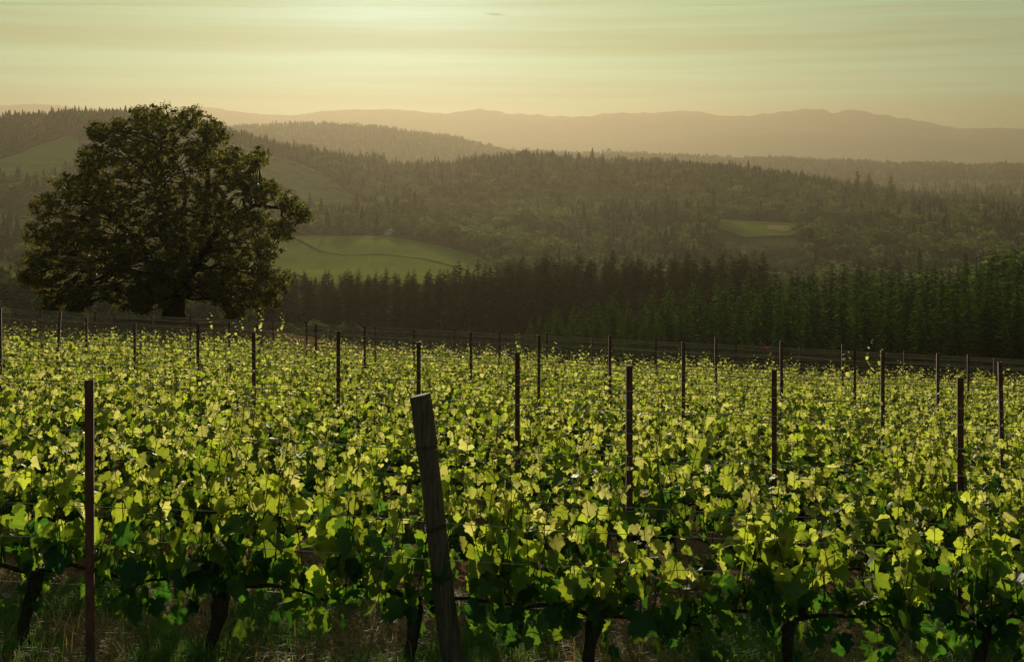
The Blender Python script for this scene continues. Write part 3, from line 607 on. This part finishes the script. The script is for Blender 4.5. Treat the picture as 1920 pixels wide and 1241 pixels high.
def vine_proto(k, hi=True, tall=0):
    g = np.random.default_rng(900+k); tr = MB(); cn = MB(); lf = MB()
    hz = .47+g.uniform(-.05, .05); lean = g.uniform(-.035, .035)
    z = np.linspace(-.15, hz, 9); t = (z+.15)/(hz+.15)
    path = np.column_stack([lean*t*t+.02*np.sin(t*7+k), .02*np.cos(t*6+k*2), z])
    rad = np.array([.058, .052, .045, .042, .040, .042, .046, .056, .050])*g.uniform(.85, 1.15)
    tr.tube(path, rad, 9, jitter=.16)
    top = path[-1]
    for _ in range(4):                                   # knuckles of the head
        d = g.normal(0, 1, 3); d[2] = abs(d[2])*.5; d /= np.linalg.norm(d); tr.tube([top-d*.02, top+d*.035, top+d*.075], [.04, .034, .016], 7, jitter=.15)
    arms = []
    for s in (-1, 1):
        q = np.linspace(0, 1, 12); ln = .66+g.uniform(-.03, .06); ar = g.uniform(.03, .10)
        c = np.column_stack([top[0]+s*ln*q, top[1]+.02*np.sin(q*5+k), top[2]+ar*np.sin(q*3.1)*(1 if g.random() < .7 else .3)-.02*q+g.normal(0, .006, 12)])
        tr.tube(c, np.linspace(.017, .008, 12), 6, jitter=.08); arms.append(c)
    B_, Tp, Nn, S_, A_, Rn = [], [], [], [], [], []
    def addleaf(p, out_, size, age, droop):
        pl = size*.75; up = g.uniform(.1, .7); pet = out_*pl+np.array((0, 0, up*pl)); e = p+pet
        cn.tube([p, p+pet*.55+np.array((0, 0, .12*pl)), e], [.0022, .0018, .0014], 3, False)
        dn = np.array((0, 0, -1.)); tp = out_*math.cos(droop)+dn*math.sin(droop)+g.normal(0, .28, 3); nm = out_*math.sin(droop)-dn*math.cos(droop)+g.normal(0, .28, 3)
        B_.append(e); Tp.append(tp); Nn.append(nm); S_.append(size); A_.append(age); Rn.append(g.random())
    nsh = 19 if hi else 19
    for i in range(nsh):
        arm = arms[i % 2]; a_ = arm[min(11, int(g.uniform(0, 12)))]+g.normal(0, .008, 3)
        ln = g.uniform(.72, 1.30)*(1 if g.random() < .8 else .6); lx, ly = g.normal(0, .15), g.normal(0, .12)
        if tall and i < 2: ln = 1.75+.2*i; lx *= .4; ly *= .3
        nn = max(6, int(ln/.068)); q = np.linspace(0, 1, nn); wig = g.uniform(0, 6.28)
        c = np.column_stack([a_[0]+lx*ln*q+.02*np.sin(q*6+wig), a_[1]+ly*ln*q*(1-.4*q)+.02*np.cos(q*5+wig), a_[2]+ln*q*(1-.04*q)])
        if g.random() < .3: c[:, 0] += g.normal(0, .22)*q**3; c[:, 2] -= .12*q**4
        cn.tube(c, np.linspace(.0048, .0018, nn), 4, False)
        ph = g.uniform(-.7, .7)
        for j in range(1, nn):
            if g.random() < .14: continue
            t_ = j/(nn-1); s = 1 if j % 2 else -1
            az = s*(math.pi/2)+ph+g.normal(0, .65); o_ = np.array((math.cos(az), math.sin(az), 0))
            size = .178*(1-.95*max(0, t_-.2)**1.0)*g.uniform(.6, 1.2)*(.8 if t_ < .12 else 1); size = max(size, .026)
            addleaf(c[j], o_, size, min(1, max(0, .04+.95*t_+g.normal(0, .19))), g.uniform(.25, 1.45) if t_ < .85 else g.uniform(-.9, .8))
            if g.random() < .22:                        # small leaf of a side shoot
                az += g.normal(0, 1); addleaf(c[j], np.array((math.cos(az), math.sin(az), 0)), size*g.uniform(.35, .6), min(1, max(0, .5+.5*t_)), g.uniform(0, 1.3))
        if g.random() < .5:                             # tendril
            q = np.linspace(0, 1, 14); s = g.choice((-1, 1)); p0 = c[int(nn*g.uniform(.5, .9))]
            cu = np.column_stack([p0[0]+s*(.12*q+.018*np.sin(q*13)*q), p0[1]+g.normal(0, .06)*q, p0[2]+.07*np.sin(q*2.6)+.018*np.cos(q*13)*q]); cn.tube(cu, .0014, 3, False)
    for i in range(74):                                 # old leaves hanging about the head and canes
        arm = arms[i % 2]; p = arm[g.integers(12)]+g.normal(0, .035, 3)+np.array((0, g.normal(0, .05), g.uniform(-.20, .20))); az = g.choice((-1, 1))*math.pi/2+g.normal(0, .8)
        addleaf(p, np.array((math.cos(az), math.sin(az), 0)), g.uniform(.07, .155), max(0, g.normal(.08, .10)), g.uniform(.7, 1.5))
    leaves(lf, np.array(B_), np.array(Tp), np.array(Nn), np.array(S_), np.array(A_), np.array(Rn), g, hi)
    e = bpy.data.objects.new('grapevine', None); COL.objects.link(e)
    link('trunk', tr.mesh('vine_trunk', True), M['vine_bark'], e)
    link('shoots', cn.mesh('vine_shoots', True), M['cane'], e)
    link('leaves', lf.mesh('vine_leaves', hi), M['grape'], e)
    return e
VP = [vine_proto(k) for k in range(9)]
VT = [vine_proto(20, True, 1), vine_proto(21, True, 1)]
VL = [vine_proto(40+k, False) for k in range(7)]
fresh = {id(v): True for v in VP+VT+VL}
def place(p, loc, rot, scale):
    if fresh[id(p)]:
        fresh[id(p)] = False; p.location = loc; p.rotation_euler = rot; p.scale = scale; return p
    return dup(p, loc, rot, scale)
NROW = 16; DR = 2.15; ROWS = [7.5+DR*k for k in range(NROW)]; SP = 1.29
TALL = [(1603, 7), (1692, 6), (455, 10), (432, 9), (511, 12), (1030, 13), (1905, 5)]
ordn = ['front', 'second', 'third', 'fourth', 'fifth', 'sixth', 'seventh', 'eighth', 'ninth', 'tenth', 'eleventh', 'twelfth', 'thirteenth', 'fourteenth', 'fifteenth', 'sixteenth']
def vine_label(r, px):
    if r == 0:
        for lim, s in [(40, 'front row grapevine cut off at the picture edge beyond the thin steel stake'), (290, 'front row grapevine at the picture edge beside the nearest thin steel stake'), (480, 'front row grapevine with a dark stump between the thin stake and the wooden post'), (790, 'front row grapevine with its trunk close beside the wooden post'), (1000, 'front row grapevine with big yellow leaves pressed against the wooden post'), (1270, 'front row grapevine with low yellow green leaves one place right of the wooden post'), (1560, 'front row grapevine with a thick stump, second place right of the wooden post'), (1850, 'front row grapevine with a thick trunk, third place right of the wooden post')]:
            if -150 < px < lim: return s
        return 'front row grapevine at the outer end of the row, beyond the picture edge'
    if r == 1: return 'grapevine in the second row, backlit leaves seen through the front vines'
    return 'backlit yellow green grapevine in the %s row from the camera' % ordn[r]
slope = math.atan(.05); cnt = 0
for r, Y in enumerate(ROWS):
    x0 = -2.02-.0 if r == 0 else -2.02+((r*.47) % 1)*SP
    half_w = Y*.4663+2.05
    tall = {}
    ks = range(int(math.ceil((-half_w-x0)/SP)), int(math.floor((half_w-x0)/SP))+1)
    for tx, tr_ in TALL:
        if tr_ == r: tall[min(ks, key=lambda k: abs(x0+k*SP-(tx-960)/2059*Y))] = 1
    for k in ks:
        x = x0+k*SP+random.uniform(-.05, .05); px = 960+x/Y*2059; y = Y+random.uniform(-.05, .05)
        src = VT[cnt % 2] if k in tall else (VP if r < 6 else VL)[random.randrange(9 if r < 6 else 7)]
        if r == 0: src = VP[(k+20) % 9]
        s = random.uniform(.92, 1.1)
        o = place(src, (x, y, h1(x, y)-.02), (0, slope, random.choice((0, math.pi))), (1, random.uniform(.9, 1.15), s))
        if o.rotation_euler.z > 1: o.rotation_euler.y = -slope
        lab = vine_label(r, px)
        if k in tall: lab = 'grapevine with a lone tall shoot sticking up over the wires in the %s row' % ordn[r]
        tag(o, lab, 'grapevine', 'grapevines in the %s row' % ordn[r] if r else 'grapevines in the front row'); cnt += 1
for v in VP+VT+VL:
    if fresh[id(v)]:
        for c in list(v.children): bpy.data.objects.remove(c)
        bpy.data.objects.remove(v)

# ------------------------------------------------------------------ stakes, wooden post, wires
def u_profile(mb, z0, z1, wd=.052, dp=.034, th=.004):
    o = [(-wd/2, dp/2), (-wd/2, -dp/2), (wd/2, -dp/2), (wd/2, dp/2), (wd/2-th, dp/2), (wd/2-th, -dp/2+th), (-wd/2+th, -dp/2+th), (-wd/2+th, dp/2)]
    V = [(x, y, z) for z in (z0, z1) for x, y in o]; n = 8
    Q = [(i, (i+1) % n, n+(i+1) % n, n+i) for i in range(n)]
    for b_ in (0, n): Q += [(b_, b_+1, b_+6, b_+7), (b_+1, b_+2, b_+5, b_+6), (b_+2, b_+3, b_+4, b_+5)]
    mb.add(V, None, Q)
def stake(px, ytop, r, label, lean=0, group=None, near=False, wd=.052):
    Y = ROWS[r]-(.42 if r == 0 else .06); top = P(px, ytop, Y); gx_ = top.x-lean*1.0; gz = h1(gx_, Y); ht = top.z-gz
    ht = max(1.6, ht)
    e = link('steel_stake', None, loc=(gx_, Y, gz), rot=(random.gauss(0, .012), math.atan(lean), random.uniform(-.35, .35)))
    mb = MB(); u_profile(mb, -.35, ht, wd); link('profile', mb.mesh('stake_profile'), M['rust'], e)
    for hz in (np.arange(.5, ht, .26) if near else [.5, 1.2, ht-.12]):
        hk = MB(); s = random.choice((-1, 1)); x = s*(wd/2+.004); hk.tube([(x, -.012, hz), (x+s*.010, -.022, hz+.004), (x+s*.012, -.022, hz+.02)], .0035, 5)
        link('wire_hook', hk.mesh('wire_hook'), M['wire'], e)
    tag(e, label, 'stake', group); return e
G5 = 'steel stakes across the far vine rows'
S = [
 (169, 710, 0, 'nearest thin rusty steel stake standing alone in the front row', 0, True),
 (1180, 686, 1, 'dark steel stake rising from the second row, nearest to the wooden post', 0, True),
 (1801, 708, 1, 'dark steel stake in the second row near the right picture edge', 0, True),
 (970, 660, 2, 'rusty steel stake in the third row just right of the wooden post', 0, True),
 (1452, 692, 2, 'thick dark steel stake in the third row with a farther stake right behind it', 0, True),
 (785, 640, 3, 'rusty steel stake showing right above the top of the wooden post', 0, True),
 (1882, 680, 3, 'rusty steel stake in the fourth row closest to the right picture edge', 0, True),
 (1655, 657, 4, 'rusty steel stake in the fifth row between two lone tall shoots', 0, True),
 (634, 620, 4, 'rusty steel stake left of the wooden post, beside a bright lit stretch of wires', 0, True),
 (1281, 640, 5, 'slim rusty stake in the sixth row in front of the young firs', 0, False),
 (477, 622, 5, 'slim rusty stake in the sixth row with a tilted stake just behind it', 0, False),
 (1466, 640, 6, 'rusty stake standing right behind the thick third row stake', 0, False),
 (1010, 627, 6, 'slim stake in the seventh row where the young firs begin', 0, False),
 (371, 607, 6, 'slim rusty stake standing just beside the foot of the oak', 0, False),
 (2, 577, 6, 'rusty stake cut by the left picture edge', 0, False),
 (1143, 628, 7, 'slim stake in the eighth row between the lower firs and the third row stake', 0, False),
 (1758, 662, 7, 'slim stake in the eighth row below the tallest young firs', 0, False),
 (883, 622, 8, 'slim stake in the ninth row right of the wooden post, against the bare pine trunks', 0, False),
 (252, 607, 8, 'slim stake under the low oak branches, second to the side of the trunk', 0, False),
 (107, 583, 8, 'tilted slim stake under the outermost oak branches', .05, False),
 (1603, 650, 8, 'thin stake wrapped by a lone tall leafy shoot', 0, False),
 (684, 609, 9, 'thin stake standing in the orange lit wires near a shorter twin', 0, False),
 (162, 597, 9, 'thin stake under the oak between the tilted one and the trunk', 0, False),
]
for px, yt, r, lab, lean, near in S: stake(px, yt, r, lab, lean, None, near, .052 if near else .056)
for px, yt, r, lean in [(1342, 632, 9, 0), (591, 608, 10, 0), (1815, 664, 10, 0), (430, 604, 10, 0), (936, 620, 11, 0), (776, 617, 11, 0), (1230, 630, 11, 0), (1580, 646, 12, 0), (486, 608, 12, -.06), (357, 594, 12, 0), (575, 602, 12, 0), (179, 583, 13, 0), (704, 611, 13, 0), (852, 615, 13, 0), (1025, 623, 13, 0), (76, 579, 14, 0), (286, 590, 14, 0), (1380, 640, 14, 0), (512, 600, 14, 0), (1696, 658, 14, 0), (1865, 672, 15, 0), (30, 582, 15, 0), (215, 588, 15, 0), (1110, 632, 15, 0), (1500, 648, 15, 0)]:
    stake(px, yt, r, 'thin far stake among many wires at the far edge of the vineyard', lean, G5, False, .056)

def wooden_post():
    Y = 7.42; a = P(787, 741, Y); b_ = P(853, 1275, Y); gz = h1(b_.x, Y)
    e = link('wooden_post', None, loc=(b_.x, Y, gz)); tag(e, 'thick weathered wooden post leaning sideways in the front row', 'post')
    top = np.array((a.x-b_.x, .0, a.z-gz)); bot = np.array((0, 0, 0.)); ax = top-bot; Ln = np.linalg.norm(ax)
    t = np.concatenate([[-.2], np.linspace(0, .815, 26), [.819, .825], np.linspace(.83, 1, 9)])
    n = 28; th = np.arange(n)*2*np.pi/n; V = []
    g = np.random.default_rng(5); ridge_ = g.normal(0, .0012, n)
    ax_ = ax/Ln; s1 = np.cross(ax_, (0, 1, 0)); s1 /= np.linalg.norm(s1); s2 = np.cross(ax_, s1)
    for i, q in enumerate(t):
        r_ = 0.072-.005*q+(.005 if q > .822 else 0)+.0015*math.sin(q*9)
        c = bot+ax*q; c = c+s1*.004*math.sin(q*6)
        rr = r_+ridge_+.0018*np.sin(th*5+q*4)+g.normal(0, .0012, n)
        V.append(c+rr[:, None]*(np.cos(th)[:, None]*s1+np.sin(th)[:, None]*s2))
    # tilted, uneven saw cut
    V[-1] = V[-1]+ax_*(.012*np.cos(th-2.2))[:, None]
    m = len(t); mb = MB(); i, j = np.meshgrid(np.arange(m-1), np.arange(n), indexing='ij'); j2 = (j+1) % n
    mb.add(np.vstack(V), None, np.stack([i*n+j, i*n+j2, (i+1)*n+j2, (i+1)*n+j], -1).reshape(-1, 4))
    link('shaft', mb.mesh('post_shaft', True), M['wood'], e)
    cap = MB(); rim = V[-1]; inn = rim.mean(0)+(rim-rim.mean(0))*.55+ax_*.004
    k = np.arange(n); cap.add(np.vstack([rim, inn, [inn.mean(0)+ax_*.002]]), np.stack([n+k, n+(k+1) % n, np.full(n, 2*n)], -1), np.stack([k, (k+1) % n, n+(k+1) % n, n+k], -1))
    link('end_grain', cap.mesh('post_end_grain'), M['end'], e)
    for q, nturn in ((.822, 2), (.535, 3), (.36, 2)):
        wr = MB(); th2 = np.linspace(0, 2*np.pi*nturn, 30*nturn); c = (bot+ax*q)+ax_*((th2/(2*np.pi)-nturn/2)*.012+.010*np.sin(th2*1.0+q*9))[:, None]
        wr.tube(c+(.0800-.005*q)*(np.cos(th2)[:, None]*s1+np.sin(th2)[:, None]*s2), .0026, 5)
        wr.tube([c[0]+s1*.09, c[0]+s1*.12+np.array((0, -.02, .02)), c[0]+s1*.11+np.array((0, -.03, .05))], .0024, 4)
        link('wire_wrap', wr.mesh('wire_wrap'), M['rust'], e)
    return e
wooden_post()
# trellis wires, one object each, sagging a little between the stakes
def wire(name, r, hz, label, rad, x0=None, x1=None, dy=0.02, group=None):
    Y = ROWS[r]+dy; hw = Y*.4663+3.0; x0 = -hw if x0 is None else x0; x1 = hw if x1 is None else x1
    x = np.linspace(x0, x1, max(8, int((x1-x0)/.7))); z = -3.53-.1574*(Y-7.5)-.05*x+hz
    ph = random.uniform(0, 6); z = z-.018*np.abs(np.sin(x*.62+ph))+.006*np.sin(x*1.9+ph)
    mb = MB(); mb.tube(np.column_stack([x, Y+.012*np.sin(x*.9+ph), z]), rad, 5)
    tag(link(name, mb.mesh('trellis_wire', True), M['wire' if r < 5 else 'oldwire']), label, 'wire', group)
hname = ['lowest', 'knee high', 'lower middle', 'middle', 'upper middle', 'top']
ROWS += [ROWS[-1]+DR*k for k in (1, 2, 3, 4)]; ordn += ['seventeenth', 'eighteenth', 'nineteenth', 'twentieth']
for r in range(NROW+4):
    if r < 6: hs = [.47, .80, 1.04, 1.16, 1.50, 1.86]
    elif r < 10: hs = [1.24, 1.56, 1.78, 2.0]
    else: hs = [1.5, 1.72, 1.92, 2.08]
    if r >= NROW: hs = hs[1:]
    rad = .0027 if r < 2 else (.0032 if r < 6 else .0038)
    for i, hz in enumerate(hs):
        if r < 2: lab = '%s trellis wire of the %s row by the wooden post' % (hname[i], ordn[r]) if r == 0 else '%s trellis wire of the second row behind the wooden post' % hname[i]
        elif r < 6: lab = 'thin trellis wire strung through the %s vine row' % ordn[r]
        else: lab = 'thin wire above the leaves of the %s vine row' % ordn[r]
        wire('trellis_wire', r, hz+random.uniform(-.03, .03), lab, rad, dy=(-.11 if i % 3 else .05) if r < 4 else .03, group='trellis wires of the %s row' % ordn[r])
# loose wire hanging down beside the wooden post
a, b_ = P(764, 905, 7.30), P(684, 1235, 7.05); t = np.linspace(0, 1, 26)[:, None]
c = np.array(a)*(1-t)+np.array(b_)*t; c[:, 0] += .018*np.sin(t[:, 0]*9); c[:, 1] += .012*np.cos(t[:, 0]*11); c[-1, 2] = h1(c[-1, 0], c[-1, 1])-.03
mb = MB(); mb.tube(c, .0042, 6, jitter=.2); tag(link('dry_cane', mb.mesh('dry_cane', True), M['end']), 'pale dry cane slanting down to the ground beside the wooden post', 'cane')
# marker tape on a far wire
p = P(1437, 652, ROWS[9]-.1); mb = MB()
for k in range(3): mb.box((.02*k-.02, 0, -.05*k*.4), (.03, .004, .10), np.array(Matrix.Rotation(.4*k-.3, 3, 'Y')))
e = link('marker_tape', mb.mesh('marker_tape'), M['orange'], None, p); tag(e, 'scrap of orange marker tape tied to a far trellis wire', 'tape')

# ------------------------------------------------------------------ ground cover
def blades(name, n, x0, x1, y0, y1, h0, h1_, lie, age0, label, dens=None):
    X = rng.uniform(x0, x1, n*3); Y = rng.uniform(y0, y1, n*3)
    if dens is not None: kp = rng.random(n*3) < dens(X, Y); X, Y = X[kp], Y[kp]
    X, Y = X[:n], Y[:n]; n = len(X)
    Z = H(X, Y)+(.0 if lie < .5 else rng.uniform(0, .03, n)); hh = rng.uniform(h0, h1_, n); a = rng.uniform(0, 6.28, n); ln = rng.uniform(lie*.5, lie, n)+rng.normal(0, .06, n)
    d = np.stack([np.cos(a), np.sin(a), np.zeros(n)], -1); s = np.stack([-np.sin(a), np.cos(a), np.zeros(n)], -1)*rng.uniform(.0016, .0042, n)[:, None]
    p = np.stack([X, Y, Z], -1); up = np.array((0, 0, 1.))
    sn, cs = np.sin(ln*1.45)[:, None], np.cos(ln*1.45)[:, None]
    m1 = p+hh[:, None]*.55*(up*cs+d*sn*.7); tp = p+hh[:, None]*(up*(cs*.85-.1*sn)+d*(sn+.15))
    if lie > .5: tp[:, 2] = np.maximum(tp[:, 2], Z+.004)
    V = np.stack([p-s, p+s, m1-s*.8, m1+s*.8, tp], 1).reshape(-1, 3); o = np.arange(n)*5
    mb = MB(); mb.add(V, np.stack([o+2, o+3, o+4], -1), np.stack([o, o+1, o+3, o+2], -1), rnd=np.repeat(rng.random(n), 5), age=np.repeat(np.clip(rng.normal(age0, .12, n), 0, 1), 5))
    ob = link(name, mb.mesh(name), M['grass']); ob['kind'] = 'stuff'; tag(ob, label, 'grass')
patch = lambda X, Y: np.clip(.25+1.4*(wob(X, Y, 1.7, 3)), .05, 1)
dry = lambda X, Y: np.clip(.55-.9*(wob(X, Y, 1.7, 3)), .12, 1)
blades('grass', 46000, -5, 5, 6.2, 9.2, .05, .20, .45, .08, 'short green grass growing in patches under the vines', patch)
blades('grass', 16000, -11, 11, 9.2, 18, .06, .2, .45, .15, 'green grass in the strips between farther vine rows', patch)
blades('straw', 22000, -5.5, 5.5, 6.0, 9.6, .06, .22, 1.05, .9, 'dry pale straw and dead stalks lying on the brown soil', dry)
blades('straw', 500, -5, 5, 6.3, 8.6, .2, .42, .35, .9, 'thin dry grass stalks standing up from the soil', dry)

g = np.random.default_rng(77); cl = MB(); oc = np.array([(1, 0, 0), (-1, 0, 0), (0, 1, 0), (0, -1, 0), (0, 0, 1), (0, 0, -1.)]); of = np.array([(0, 2, 4), (2, 1, 4), (1, 3, 4), (3, 0, 4), (2, 0, 5), (1, 2, 5), (3, 1, 5), (0, 3, 5)])
nC = 2600; X = g.uniform(-5.5, 5.5, nC); Y = g.uniform(6, 10.5, nC); S_ = g.gamma(2., .008, nC)+.006
V = oc[None]*g.uniform(.6, 1.3, (nC, 6, 1))*S_[:, None, None]+g.normal(0, .15, (nC, 6, 3))*S_[:, None, None]; V[..., 2] *= .7
V += np.stack([X, Y, H(X, Y)+S_*.2], -1)[:, None]
cl.add(V.reshape(-1, 3), (of[None]+np.arange(nC)[:, None, None]*6).reshape(-1, 3))
ob = link('dirt', cl.mesh('dirt', True), M['soil']); ob['kind'] = 'stuff'; tag(ob, 'small brown clods of earth strewn under the near vines', 'soil')

# ------------------------------------------------------------------ valley haze
zb = -110.; zt = 435.
mb = MB(); mb.box((0, 6000, (zb+zt)/2), (36000, 12600, zt-zb))
hz_ = link('haze', mb.mesh('haze')); hz_['kind'] = 'stuff'; tag(hz_, 'pale golden haze filling the valley towards the mountains', 'haze')
m = bpy.data.materials.new('haze'); m.use_nodes = True; n = m.node_tree.nodes; l = m.node_tree.links; n.clear()
o = n.new('ShaderNodeOutputMaterial'); v = n.new('ShaderNodeVolumePrincipled')
v.inputs['Color'].default_value = (.345, .285, .20, 1); v.inputs['Density'].default_value = .00017; v.inputs['Anisotropy'].default_value = .55
l.new(v.outputs[0], o.inputs['Volume']); hz_.data.materials.append(m)

if 0: print([ (k,sum(o.name.startswith(k) for o in bpy.data.objects)) for k in ('young_fir','tall_conifer','grapevine')])
